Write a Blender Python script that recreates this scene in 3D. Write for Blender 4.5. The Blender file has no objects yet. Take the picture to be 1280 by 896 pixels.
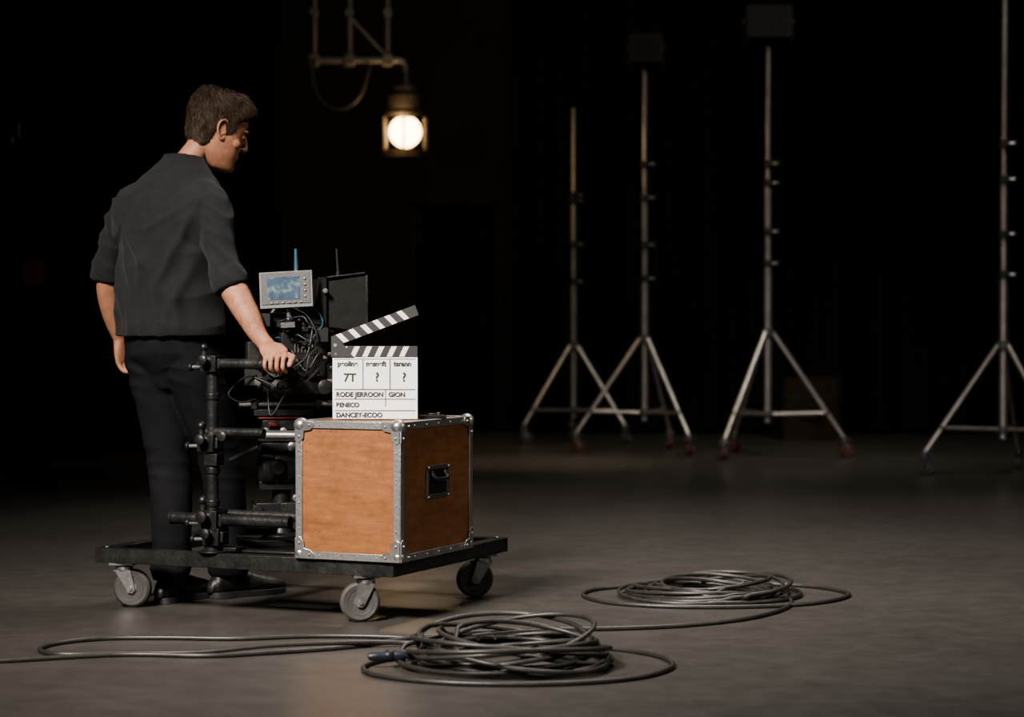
import bpy, bmesh, math, random
import numpy as np
from mathutils import Vector, Matrix, noise
random.seed(7)
S = bpy.context.scene
COL = S.collection

# ------------------------------------------------------------------ materials
def mat(name, c1, c2=None, rough=0.5, metal=0.0, scale=8.0, bump=0.0, bscale=60.0,
        stretch=(1,1,1), emis=None, es=0.0, detail=4.0, spec=0.5, rvar=0.0, coat=0.0, sheen=0.0):
    m = bpy.data.materials.new(name); m.use_nodes = True
    nt = m.node_tree; bs = nt.nodes['Principled BSDF']
    c2 = c2 or tuple(c*0.75 for c in c1)
    tc = nt.nodes.new('ShaderNodeTexCoord'); mp = nt.nodes.new('ShaderNodeMapping')
    mp.inputs['Scale'].default_value = stretch
    nt.links.new(tc.outputs['Object'], mp.inputs['Vector'])
    n = nt.nodes.new('ShaderNodeTexNoise'); n.inputs['Scale'].default_value = scale
    n.inputs['Detail'].default_value = detail; n.inputs['Roughness'].default_value = 0.6
    nt.links.new(mp.outputs[0], n.inputs['Vector'])
    r = nt.nodes.new('ShaderNodeValToRGB')
    r.color_ramp.elements[0].position = 0.3; r.color_ramp.elements[1].position = 0.7
    r.color_ramp.elements[0].color = (*c1, 1); r.color_ramp.elements[1].color = (*c2, 1)
    nt.links.new(n.outputs['Fac'], r.inputs['Fac']); nt.links.new(r.outputs[0], bs.inputs['Base Color'])
    bs.inputs['Roughness'].default_value = rough; bs.inputs['Metallic'].default_value = metal
    bs.inputs['Specular IOR Level'].default_value = spec
    bs.inputs['Coat Weight'].default_value = coat
    bs.inputs['Sheen Weight'].default_value = sheen
    if rvar:
        mr = nt.nodes.new('ShaderNodeMapRange'); mr.inputs['To Min'].default_value = rough-rvar
        mr.inputs['To Max'].default_value = rough+rvar
        nt.links.new(n.outputs['Fac'], mr.inputs['Value']); nt.links.new(mr.outputs[0], bs.inputs['Roughness'])
    if bump:
        n2 = nt.nodes.new('ShaderNodeTexNoise'); n2.inputs['Scale'].default_value = bscale
        n2.inputs['Detail'].default_value = 5
        nt.links.new(mp.outputs[0], n2.inputs['Vector'])
        b = nt.nodes.new('ShaderNodeBump'); b.inputs['Strength'].default_value = bump
        b.inputs['Distance'].default_value = 0.01
        nt.links.new(n2.outputs['Fac'], b.inputs['Height']); nt.links.new(b.outputs[0], bs.inputs['Normal'])
    if emis:
        bs.inputs['Emission Color'].default_value = (*emis, 1); bs.inputs['Emission Strength'].default_value = es
    return m

M = {}
M['black'] = mat('black_metal', (.010,.010,.011), (.017,.017,.018), .42, .3, 20, .1, 120)
M['frame'] = mat('painted_steel_black', (.015,.016,.017), (.040,.040,.038), .4, .5, 14, .25, 60, rvar=.12)
M['plastic'] = mat('black_plastic', (.009,.009,.009), (.014,.014,.014), .5, 0, 30, .1, 200)
M['flock'] = mat('matte_black', (.006,.006,.006), (.010,.010,.010), .8, 0, 30, 0, spec=.2)
M['grey'] = mat('grey_plastic', (.07,.07,.074), (.05,.05,.054), .45, .2, 20)
M['alu'] = mat('aluminium', (.42,.42,.42), (.27,.27,.27), .4, .85, 25, .15, 80, rvar=.1)
M['steel'] = mat('zinc_steel', (.42,.42,.42), (.26,.26,.26), .35, .85, 30, .1, 60)
M['stand'] = mat('stand_steel', (.40,.39,.37), (.27,.26,.25), .36, .75, 12)
M['rod'] = mat('carbon_rod', (.20,.20,.20), (.13,.13,.13), .4, .7, 20)
M['rubber'] = mat('grey_rubber', (.035,.034,.034), (.055,.053,.05), .7, 0, 40, .15, 200)
M['hub'] = mat('wheel_hub', (.15,.15,.15), (.085,.085,.085), .45, .4, 40)
M['red'] = mat('red_anodised', (.10,.012,.01), (.07,.008,.008), .4, .3, 20)
M['redwheel'] = mat('red_rubber', (.10,.022,.018), (.06,.016,.014), .6, 0, 20)
M['blue'] = mat('blue_plastic', (.02,.07,.11), (.015,.05,.08), .4, 0, 20)
M['darkblue'] = mat('dark_blue_plastic', (.012,.018,.030), (.01,.014,.024), .4, 0, 20)
M['shirt'] = mat('charcoal_cotton', (.0155,.0155,.017), (.0185,.0185,.020), .95, 0, 30, .35, 420, sheen=.04, spec=.06)
M['pants'] = mat('black_trousers', (.0075,.0078,.009), (.011,.0112,.013), .9, 0, 12, .3, 400, spec=.1)
M['skin'] = mat('skin', (.31,.155,.10), (.22,.105,.067), .55, 0, 34, .15, 260, spec=.28, detail=7)
M['skin'].node_tree.nodes['Principled BSDF'].inputs['Subsurface Weight'].default_value = .06
M['skin'].node_tree.nodes['Principled BSDF'].inputs['Subsurface Radius'].default_value = (.01,.004,.002)
M['hair'] = mat('brown_hair', (.012,.0075,.005), (.022,.014,.009), .55, 0, 60, .8, 160, (1,1,.3), spec=.2)
M['strand'] = mat('hair_strand', (.019,.011,.007), (.040,.025,.016), .5, 0, 40, spec=.2)
M['shoe'] = mat('black_leather', (.012,.0115,.011), (.018,.017,.016), .42, 0, 30, .2, 120)
M['sole'] = mat('shoe_sole', (.02,.02,.02), (.03,.03,.03), .7)
M['white'] = mat('slate_white', (.70,.70,.71), (.62,.62,.63), .35, 0, 6)
M['ink'] = mat('slate_ink', (.015,.015,.018), (.02,.02,.02), .5)
M['stripe'] = mat('clap_white', (.60,.60,.60), (.48,.48,.48), .5, 0, 20)
M['cable'] = mat('cable_rubber', (.020,.019,.018), (.036,.034,.031), .42, 0, 30)
M['bulb'] = mat('warm_bulb', (1,.8,.5), (1,.8,.5), .5, emis=(1,.72,.38), es=9)
M['lampmetal'] = mat('lamp_housing', (.13,.10,.07), (.08,.062,.045), .45, .5, 20)
M['hoodmetal'] = mat('lamp_hood', (.05,.04,.03), (.03,.025,.02), .5, .4, 20)
M['pipe'] = mat('rigging_pipe', (.17,.16,.14), (.11,.105,.095), .5, .4, 20)
M['darkcase'] = mat('dark_case', (.010,.010,.009), (.015,.014,.012), .7, 0, 6, spec=.2)
M['casetrim'] = mat('dark_case_trim', (.035,.034,.032), (.025,.024,.022), .6, .2, 6, spec=.2)
M['dimwood'] = mat('old_wood', (.030,.021,.013), (.022,.015,.009), .7, 0, 6, spec=.2)
M['exit'] = mat('exit_sign_red', (.06,.014,.011), (.05,.011,.009), .6, emis=(.7,.08,.05), es=.008)
M['curtain'] = mat('black_curtain', (.009,.0085,.008), (.014,.013,.012), 1, 0, 2, .2, 30, (1,1,.15), spec=.03)
M['wall'] = mat('dark_wall', (.027,.024,.019), (.020,.0175,.014), .95, 0, 1.5, .2, 20, spec=.05)
M['door'] = mat('dark_door', (.008,.008,.0075), (.010,.010,.009), .8, 0, 2, spec=.05)

def plywood():
    m = mat('plywood_veneer', (.160,.064,.026), (.235,.102,.043), .45, 0, 6, .12, 60, (1.5,1.5,9), detail=9, spec=.4)
    nt = m.node_tree; bs = nt.nodes['Principled BSDF']
    link = bs.inputs['Base Color'].links[0]; src = link.from_socket
    tc = nt.nodes['Texture Coordinate']
    n = nt.nodes.new('ShaderNodeTexNoise'); n.inputs['Scale'].default_value = 11; n.inputs['Detail'].default_value = 12
    n.inputs['Roughness'].default_value = .8
    nt.links.new(tc.outputs['Object'], n.inputs['Vector'])
    r = nt.nodes.new('ShaderNodeValToRGB'); r.color_ramp.elements[0].position=.36; r.color_ramp.elements[1].position=.56
    r.color_ramp.elements[0].color=(.66,.60,.54,1); r.color_ramp.elements[1].color=(1,1,1,1)
    nt.links.new(n.outputs['Fac'], r.inputs['Fac'])
    mx = nt.nodes.new('ShaderNodeMix'); mx.data_type='RGBA'; mx.blend_type='MULTIPLY'; mx.inputs['Factor'].default_value=.7
    nt.links.new(src, mx.inputs['A']); nt.links.new(r.outputs[0], mx.inputs['B'])
    v = nt.nodes.new('ShaderNodeTexNoise'); v.inputs['Scale'].default_value=90; v.inputs['Detail'].default_value=2
    nt.links.new(tc.outputs['Object'], v.inputs['Vector'])
    r2 = nt.nodes.new('ShaderNodeValToRGB'); r2.color_ramp.elements[0].position=.68; r2.color_ramp.elements[1].position=.74
    r2.color_ramp.elements[0].color=(0,0,0,1); r2.color_ramp.elements[1].color=(1,1,1,1)
    nt.links.new(v.outputs['Fac'], r2.inputs['Fac'])
    m2 = nt.nodes.new('ShaderNodeMix'); m2.data_type='RGBA'
    nt.links.new(r2.outputs[0], m2.inputs['Factor']); nt.links.new(mx.outputs['Result'], m2.inputs['A'])
    m2.inputs['B'].default_value=(.09,.045,.024,1)
    nt.links.new(m2.outputs['Result'], bs.inputs['Base Color'])
    return m
M['ply'] = plywood()

def floor_mat():
    m = bpy.data.materials.new('stage_floor'); m.use_nodes=True; nt=m.node_tree; bs=nt.nodes['Principled BSDF']
    tc = nt.nodes.new('ShaderNodeTexCoord')
    def N(sc, det, rough=.6):
        n=nt.nodes.new('ShaderNodeTexNoise'); n.inputs['Scale'].default_value=sc; n.inputs['Detail'].default_value=det
        n.inputs['Roughness'].default_value=rough; nt.links.new(tc.outputs['Object'], n.inputs['Vector']); return n
    a=N(.7,8,.65); b=N(9,8,.7); c=N(140,3)
    r=nt.nodes.new('ShaderNodeValToRGB'); r.color_ramp.elements[0].position=.3; r.color_ramp.elements[1].position=.7
    r.color_ramp.elements[0].color=(.055,.051,.047,1); r.color_ramp.elements[1].color=(.076,.071,.066,1)
    nt.links.new(a.outputs['Fac'], r.inputs['Fac'])
    r2=nt.nodes.new('ShaderNodeValToRGB'); r2.color_ramp.elements[0].position=.35; r2.color_ramp.elements[1].position=.62
    r2.color_ramp.elements[0].color=(.72,.72,.72,1); r2.color_ramp.elements[1].color=(1,1,1,1)
    nt.links.new(b.outputs['Fac'], r2.inputs['Fac'])
    mx=nt.nodes.new('ShaderNodeMix'); mx.data_type='RGBA'; mx.blend_type='MULTIPLY'; mx.inputs['Factor'].default_value=.5
    nt.links.new(r.outputs[0], mx.inputs['A']); nt.links.new(r2.outputs[0], mx.inputs['B'])
    nt.links.new(mx.outputs['Result'], bs.inputs['Base Color'])
    mr=nt.nodes.new('ShaderNodeMapRange'); mr.inputs['To Min'].default_value=.24; mr.inputs['To Max'].default_value=.44
    nt.links.new(b.outputs['Fac'], mr.inputs['Value']); nt.links.new(mr.outputs[0], bs.inputs['Roughness'])
    bp=nt.nodes.new('ShaderNodeBump'); bp.inputs['Strength'].default_value=.12; bp.inputs['Distance'].default_value=.004
    nt.links.new(c.outputs['Fac'], bp.inputs['Height']); nt.links.new(bp.outputs[0], bs.inputs['Normal'])
    return m
M['floor']=floor_mat()

def screen_mat():
    m = bpy.data.materials.new('monitor_screen'); m.use_nodes=True; nt=m.node_tree; bs=nt.nodes['Principled BSDF']
    bs.inputs['Base Color'].default_value=(.01,.01,.012,1); bs.inputs['Roughness'].default_value=.15
    tc=nt.nodes.new('ShaderNodeTexCoord'); v=nt.nodes.new('ShaderNodeTexNoise'); v.inputs['Scale'].default_value=40; v.inputs['Detail'].default_value=6
    nt.links.new(tc.outputs['Object'], v.inputs['Vector'])
    r=nt.nodes.new('ShaderNodeValToRGB'); e=r.color_ramp.elements
    e[0].position=.35; e[0].color=(.13,.19,.28,1); e[1].position=.66; e[1].color=(.5,.60,.66,1)
    k=e.new(.52); k.color=(.19,.28,.40,1); k=e.new(.58); k.color=(.28,.44,.40,1)
    nt.links.new(v.outputs['Fac'], r.inputs['Fac']); nt.links.new(r.outputs[0], bs.inputs['Emission Color'])
    bs.inputs['Emission Strength'].default_value=.6
    return m
M['screen']=screen_mat()

# ------------------------------------------------------------------ mesh helpers
def V3(*a): return np.array(a, float)
def nrm(v):
    v=np.array(v,float); return v/ (np.linalg.norm(v)+1e-12)
def catmull(arr, sub):
    arr=np.array(arr,float); n=len(arr)
    if n<3 or sub<2:
        if n==2 and sub>1: return np.array([arr[0]+(arr[1]-arr[0])*k/sub for k in range(sub+1)])
        return arr
    out=[]
    for i in range(n-1):
        p0=arr[i-1] if i>0 else 2*arr[0]-arr[1]; p1=arr[i]; p2=arr[i+1]; p3=arr[i+2] if i+2<n else 2*arr[-1]-arr[-2]
        for k in range(sub):
            t=k/sub
            out.append(.5*((2*p1)+(-p0+p2)*t+(2*p0-5*p1+4*p2-p3)*t*t+(-p0+3*p1-3*p2+p3)*t**3))
    out.append(arr[-1]); return np.array(out)

def loft(pts, rad, ref=(1,0,0), segs=20, sub=4, axes=None, dome=True, power=1.0):
    R=[(r,r) if not isinstance(r,(tuple,list)) else r for r in rad]
    arr=catmull([list(p)+list(r) for p,r in zip(pts,R)], sub)
    C=arr[:,:3]; AB=np.maximum(arr[:,3:5],.0005); n=len(C)
    T=np.zeros_like(C); T[1:-1]=C[2:]-C[:-2]; T[0]=C[1]-C[0]; T[-1]=C[-1]-C[-2]
    rings=[]
    def frame(t):
        if axes: return np.array(axes[0],float), np.array(axes[1],float)
        t=nrm(t); s=np.array(ref,float); s=nrm(s-np.dot(s,t)*t); return s, np.cross(t,s)
    def ring(c,a,b,t):
        s,u=frame(t); L=[]
        for k in range(segs):
            th=2*math.pi*k/segs; cc=math.cos(th); ss=math.sin(th)
            cc=math.copysign(abs(cc)**power,cc); ss=math.copysign(abs(ss)**power,ss)
            L.append(c+s*a*cc+u*b*ss)
        return L
    if dome:
        t=nrm(T[0]); m=min(AB[0])
        for ang in (65,35): rings.append(ring(C[0]-t*m*math.sin(math.radians(ang)), AB[0][0]*math.cos(math.radians(ang)), AB[0][1]*math.cos(math.radians(ang)), T[0]))
    for i in range(n): rings.append(ring(C[i],AB[i][0],AB[i][1],T[i]))
    if dome:
        t=nrm(T[-1]); m=min(AB[-1])
        for ang in (35,65): rings.append(ring(C[-1]+t*m*math.sin(math.radians(ang)), AB[-1][0]*math.cos(math.radians(ang)), AB[-1][1]*math.cos(math.radians(ang)), T[-1]))
    V=[p for r in rings for p in r]; F=[]
    for i in range(len(rings)-1):
        for k in range(segs):
            k2=(k+1)%segs; F.append((i*segs+k,i*segs+k2,(i+1)*segs+k2,(i+1)*segs+k))
    m0=nrm(T[0])*min(AB[0])*(1 if dome else 0); m1=nrm(T[-1])*min(AB[-1])*(1 if dome else 0)
    V.append(C[0]-m0); a=len(V)-1; V.append(C[-1]+m1); b=len(V)-1
    L=(len(rings)-1)*segs
    for k in range(segs):
        k2=(k+1)%segs; F.append((a,k2,k)); F.append((b,L+k,L+k2))
    return V,F

def ellipsoid(c, r, rot=None, n=16, m=12):
    V=[];F=[]
    for i in range(m+1):
        ph=math.pi*i/m
        for k in range(n):
            th=2*math.pi*k/n
            p=Vector((r[0]*math.sin(ph)*math.cos(th), r[1]*math.sin(ph)*math.sin(th), r[2]*math.cos(ph)))
            if rot is not None: p=rot@p
            V.append(np.array(c,float)+np.array(p))
    for i in range(m):
        for k in range(n):
            k2=(k+1)%n; F.append((i*n+k,i*n+k2,(i+1)*n+k2,(i+1)*n+k))
    return V,F

class B:
    def __init__(s): s.V=[];s.F=[];s.MI=[];s.mats=[]
    def mi(s,m):
        m=M[m]
        if m not in s.mats: s.mats.append(m)
        return s.mats.index(m)
    def add(s,VF,m='black',X=None):
        V,F=VF; o=len(s.V); i=s.mi(m)
        for v in V:
            v=Vector([float(q) for q in v]); s.V.append(X@v if X is not None else v)
        for f in F: s.F.append(tuple(q+o for q in f)); s.MI.append(i)
        return s
    def box(s,c,sz,m='black',rot=(0,0,0),X=None,taper=None):
        Rm=Matrix.Rotation(rot[2],3,'Z')@Matrix.Rotation(rot[1],3,'Y')@Matrix.Rotation(rot[0],3,'X')
        V=[]
        for z in (-.5,.5):
            for x,y in ((-.5,-.5),(.5,-.5),(.5,.5),(-.5,.5)):
                q=Vector((x*sz[0],y*sz[1],z*sz[2]))
                if taper and z>0: q.x*=taper[0]; q.y*=taper[1]
                V.append(Vector(c)+Rm@q)
        F=[(0,3,2,1),(4,5,6,7),(0,1,5,4),(1,2,6,5),(2,3,7,6),(3,0,4,7)]
        return s.add((V,F),m,X)
    def cyl(s,p0,p1,r0,m='black',r1=None,n=20,X=None):
        r1=r0 if r1 is None else r1
        p0=Vector(p0);p1=Vector(p1);t=(p1-p0).normalized()
        ref=Vector((0,0,1)) if abs(t.z)<.9 else Vector((1,0,0))
        a=t.cross(ref).normalized(); b=t.cross(a)
        V=[];F=[]
        for p,r in ((p0,r0),(p1,r1)):
            for k in range(n):
                th=2*math.pi*k/n; V.append(p+a*r*math.cos(th)+b*r*math.sin(th))
        for k in range(n): F.append((k,(k+1)%n,n+(k+1)%n,n+k))
        F.append(tuple(range(n))[::-1]); F.append(tuple(range(n,2*n)))
        return s.add((V,F),m,X)
    def lathe(s,c,axis,prof,m='black',n=28,X=None):
        c=Vector(c);t=Vector(axis).normalized()
        ref=Vector((0,0,1)) if abs(t.z)<.9 else Vector((1,0,0))
        a=t.cross(ref).normalized(); b=t.cross(a); V=[];F=[]
        for r,h in prof:
            for k in range(n):
                th=2*math.pi*k/n; V.append(c+t*h+a*r*math.cos(th)+b*r*math.sin(th))
        for i in range(len(prof)-1):
            for k in range(n): F.append((i*n+k,i*n+(k+1)%n,(i+1)*n+(k+1)%n,(i+1)*n+k))
        if prof[0][0]>.0005: F.append(tuple(range(n)))
        if prof[-1][0]>.0005: F.append(tuple(range((len(prof)-1)*n,len(prof)*n)))
        return s.add((V,F),m,X)
    def tube(s,pts,r,m='black',sub=5,segs=10,X=None):
        return s.add(loft(pts,[r]*len(pts),ref=(.31,.2,.93),segs=segs,sub=sub),m,X)
    def ball(s,c,r,m='black',X=None):
        r=(r,r,r) if not isinstance(r,tuple) else r
        return s.add(ellipsoid(c,r),m,X)
    def prism(s,poly,y0,y1,m='black',X=None):
        n=len(poly); V=[(x,y0,z) for x,z in poly]+[(x,y1,z) for x,z in poly]
        F=[tuple(range(n)),tuple(range(n,2*n))[::-1]]+[(k,n+k,n+(k+1)%n,(k+1)%n) for k in range(n)]
        return s.add((V,F),m,X)
    def obj(s,name,parent=None,bevel=0,smooth=True):
        me=bpy.data.meshes.new(name)
        me.from_pydata([tuple(v) for v in s.V],[],s.F)
        for m in s.mats: me.materials.append(m)
        me.polygons.foreach_set('material_index',s.MI)
        bm=bmesh.new(); bm.from_mesh(me); bmesh.ops.remove_doubles(bm,verts=bm.verts,dist=1e-6)
        bmesh.ops.recalc_face_normals(bm,faces=bm.faces); bm.to_mesh(me); bm.free()
        if smooth:
            me.polygons.foreach_set('use_smooth',[True]*len(me.polygons)); me.set_sharp_from_angle(angle=math.radians(38))
        o=bpy.data.objects.new(name,me); COL.objects.link(o)
        if parent: o.parent=parent
        if bevel:
            b=o.modifiers.new('bevel','BEVEL'); b.width=bevel; b.segments=2; b.limit_method='ANGLE'; b.angle_limit=math.radians(50)
        return o

def empty(name, loc=(0,0,0), yaw=0, parent=None):
    e=bpy.data.objects.new(name,None); e.location=loc; e.rotation_euler=(0,0,yaw); e.empty_display_size=.1
    COL.objects.link(e)
    if parent: e.parent=parent
    return e

def curve_obj(name, splines, r, m, parent=None, res=3, tips=None):
    cu=bpy.data.curves.new(name,'CURVE'); cu.dimensions='3D'; cu.bevel_depth=r; cu.bevel_resolution=res; cu.use_fill_caps=True
    for pts in splines:
        sp=cu.splines.new('POLY'); sp.points.add(len(pts)-1)
        for i,p in enumerate(pts):
            sp.points[i].co=(float(p[0]),float(p[1]),float(p[2]),1)
            if tips: sp.points[i].radius=tips[min(i,len(tips)-1)]
        sp.use_smooth=True
    cu.materials.append(M[m]); o=bpy.data.objects.new(name,cu); COL.objects.link(o)
    if parent: o.parent=parent
    return o

def remeshed(name, parts, voxel, matname, smooth=4, fac=.5, disp=None, parent=None):
    V=[];F=[]
    for v,f in parts:
        o=len(V); V+= [tuple(float(q) for q in p) for p in v]; F+=[tuple(q+o for q in t) for t in f]
    me=bpy.data.meshes.new(name+'_src'); me.from_pydata(V,[],F)
    bm=bmesh.new(); bm.from_mesh(me); bmesh.ops.remove_doubles(bm,verts=bm.verts,dist=1e-5)
    bmesh.ops.recalc_face_normals(bm,faces=bm.faces); bm.to_mesh(me); bm.free()
    o=bpy.data.objects.new(name+'_src',me); COL.objects.link(o)
    r=o.modifiers.new('r','REMESH'); r.mode='VOXEL'; r.voxel_size=voxel
    s=o.modifiers.new('s','SMOOTH'); s.iterations=smooth; s.factor=fac
    dg=bpy.context.evaluated_depsgraph_get(); dg.update()
    nm=bpy.data.meshes.new_from_object(o.evaluated_get(dg)); nm.name=name
    bpy.data.objects.remove(o)
    if disp:
        nv=[v.normal.copy() for v in nm.vertices]
        for v,n in zip(nm.vertices,nv):
            v.co = v.co + n*disp(v.co,n)
    nm.materials.clear(); nm.materials.append(M[matname])
    nm.polygons.foreach_set('use_smooth',[True]*len(nm.polygons))
    ob=bpy.data.objects.new(name,nm); COL.objects.link(ob)
    if parent: ob.parent=parent
    return ob

def sstep(a,b,x):
    t=max(0,min(1,(x-a)/(b-a))); return t*t*(3-2*t)

# ------------------------------------------------------------------ room
def plane(name,x0,x1,y0,y1,z0,z1,m):
    b=B(); b.box(((x0+x1)/2,(y0+y1)/2,(z0+z1)/2),(x1-x0,y1-y0,z1-z0),m); return b.obj(name,smooth=False)
plane('floor',-8,8,-3,20,-.1,0,'floor')
plane('ceiling',-8,8,-3,20,7,7.1,'darkcase')
plane('wall_back',-8,8,20,20.1,0,7,'wall')
plane('wall_left',-8.1,-8,-3,20,0,7,'wall')
plane('wall_right',8,8.1,-3,20,0,7,'wall')
plane('wall_front',-8,8,-3.1,-3,0,7,'wall')
b=B(); b.box((-.5,19.96,1.0),(.72,.06,2.0),'door'); b.box((-.88,19.95,1.02),(.06,.09,2.04),'darkcase')
b.box((-.12,19.95,1.02),(.06,.09,2.04),'darkcase'); b.box((-.5,19.95,2.05),(.82,.09,.06),'darkcase')
b.box((-.25,19.91,1.0),(.03,.05,.14),'darkcase'); b.obj('door_1')
def curtain(name,x0,x1,y):
    nx=int((x1-x0)*46); nz=8; V=[];F=[]
    for j in range(nz+1):
        z=.02+6.6*j/nz
        for i in range(nx+1):
            x=x0+(x1-x0)*i/nx
            yy=y+.09*math.sin(x*17+1.5*noise.noise(Vector((x*1.3,0,0))))+.06*noise.noise(Vector((x*5,z*.25,3)))
            V.append((x,yy,z))
    for j in range(nz):
        for i in range(nx): F.append((j*(nx+1)+i,j*(nx+1)+i+1,(j+1)*(nx+1)+i+1,(j+1)*(nx+1)+i))
    b=B(); b.add((V,F),'curtain'); return b.obj(name)
curtain('stage_curtain',-7.8,-2.05,19.5)
curtain('stage_curtain.001',.05,7.8,19.6)

# ------------------------------------------------------------------ caster
def caster(parent,name,x,y,ztop,R=.066,w=.034,yaw=0,off=.03,fork='steel',tire='rubber',hubm='hub'):
    b=B(); X=Matrix.Translation((x,y,0))@Matrix.Rotation(yaw,4,'Z')
    b.box((0,0,ztop-.004),(.085,.075,.008),fork,X=X)
    b.lathe((0,0,ztop-.03),(0,0,1),[(.026,0),(.03,.006),(.03,.016),(.022,.022)],fork,X=X)
    for s in (-1,1):
        yy=s*(w/2+.006)
        poly=[(-.028,ztop-.026),(.03,ztop-.026),(off+.016,R-.004),(off+.006,R-.016),(off-.01,R-.014),(off-.016,R)]
        b.prism(poly,yy-.0018,yy+.0018,fork,X=X)
    b.box((0,0,ztop-.028),(.06,w+.015,.005),fork,X=X)
    b.cyl((off,-w/2-.014,R),(off,w/2+.014,R),.007,fork,X=X)
    b.lathe((off,0,R),(0,1,0),[(R*.62,-w/2+.003),(R*.86,-w/2),(R*.97,-w/2+.005),(R,-w/4),(R,w/4),(R*.97,w/2-.005),(R*.86,w/2),(R*.62,w/2-.003)],tire,36,X=X)
    b.lathe((off,0,R),(0,1,0),[(.012,-w/2-.002),(R*.3,-w/2),(R*.34,-w/2+.008),(R*.56,-w/2+.007),(R*.64,-w/2+.001),(R*.64,w/2-.001),(R*.56,w/2-.007),(R*.34,w/2-.008),(R*.3,w/2),(.012,w/2+.002)],hubm,30,X=X)
    return b.obj(name,parent)

# ------------------------------------------------------------------ cart
A=math.radians(24)
cart=empty('camera_dolly_cart',(-1.439,7.719,0),-A)
L=1.154; W=.91; ZT=.205; TH=.05
b=B()
rw=.05
b.box((L/2,rw/2,ZT-TH/2),(L,rw,TH),'frame'); b.box((L/2,W-rw/2,ZT-TH/2),(L,rw,TH),'frame')
b.box((rw/2,W/2,ZT-TH/2),(rw,W-2*rw,TH),'frame'); b.box((L-rw/2,W/2,ZT-TH/2),(rw,W-2*rw,TH),'frame')
for x in (.5,.80): b.box((x,W/2,ZT-TH/2-.002),(.045,W-2*rw,TH-.006),'frame')
for x in (.03,L-.03):
    for y in (.03,W-.03): b.cyl((x,y,ZT),(x,y,ZT+.004),.009,'steel',n=8)
b.box((.62,.32,ZT+.004),(.34,.5,.008),'frame')
b.obj('deck_frame',cart,.003)
caster(cart,'caster_1',.09,.045,ZT-TH,yaw=math.radians(14),off=.03)
caster(cart,'caster_2',1.03,.045,ZT-TH,yaw=math.radians(34),off=-.02)
caster(cart,'caster_3',1.105,.80,ZT-TH,yaw=math.radians(40),off=-.03)
caster(cart,'caster_4',.06,.84,ZT-TH,yaw=math.radians(20),off=-.02)

def clampo(b,x,y,z,s=1.0,axis='x'):
    b.box((x,y,z),(.055*s,.06*s,.05*s),'black')
    b.box((x,y,z),(.07*s,.035*s,.03*s),'frame')
    b.cyl((x,y-.05*s,z+.012*s),(x,y+.045*s,z+.012*s),.007*s,'steel',n=12)
    b.lathe((x,y-.05*s,z+.012*s),(0,-1,0),[(.012*s,0),(.016*s,.004),(.016*s,.014),(.008*s,.018)],'black',14)
    b.cyl((x-.03*s,y,z+.0*s),(x-.03*s,y,z+.045*s),.008*s,'frame',n=12)
    b.ball((x-.03*s,y,z+.05*s),.013*s,'black')
    b.cyl((x-.035*s,y-.01,z-.01),(x-.065*s,y-.01,z-.012),.006*s,'steel',n=10)
    b.lathe((x-.065*s,y-.01,z-.012),(-1,0,0),[(.01,0),(.014,.003),(.014,.012),(.006,.015)],'black',14)
px,py_=.455,.03
b=B()
b.cyl((px,py_,ZT),(px,py_,.85),.0195,'frame')
for z in (.36,.47,.72): b.lathe((px,py_,z),(0,0,1),[(.0195,0),(.024,.003),(.024,.022),(.0195,.025)],'black')
b.lathe((px,py_,ZT),(0,0,1),[(.05,0),(.05,.006),(.03,.01),(.027,.04),(.0185,.045)],'black')
b.box((px+.03,py_+.03,ZT+.012),(.12,.06,.012),'black')
b.obj('upright_pipe',cart,.0015)
b=B(); clampo(b,px,py_,.843,1.1); clampo(b,px-.01,py_,.575,1.15); clampo(b,px,py_,.315,1.3); clampo(b,px+.01,py_,.26,1.15)
b.box((px+.005,py_,.52),(.05,.05,.04),'frame'); b.box((px+.03,py_+.01,.60),(.05,.05,.03),'black')
b.lathe((px+.055,py_-.02,.60),(0,-1,0),[(.008,0),(.018,.004),(.018,.016),(.01,.02)],'frame')
b.obj('pipe_clamps',cart,.0015)
b=B()
b.cyl((px-.05,py_,.843),(px+.30,py_,.843),.0175,'frame'); b.lathe((px+.17,py_,.843),(1,0,0),[(.0175,0),(.0205,.003),(.0205,.014),(.0175,.017)],'black')
b.obj('handle_rod',cart)
b=B()
b.cyl((px-.02,py_+.03,.602),(px+.28,py_+.10,.602),.013,'rod'); b.cyl((px-.02,py_+.07,.602),(px+.28,py_+.16,.602),.013,'rod')
b.cyl((px-.02,py_,.612),(px+.20,py_,.612),.016,'frame')
b.cyl((px-.155,py_,.317),(px+.30,py_,.317),.0205,'frame'); b.lathe((px-.155,py_,.317),(-1,0,0),[(.0205,0),(.023,.002),(.023,.01),(.015,.012)],'black')
b.cyl((px-.05,py_+.07,.33),(px+.3,py_+.07,.33),.016,'frame')
b.obj('cross_rods',cart)

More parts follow.
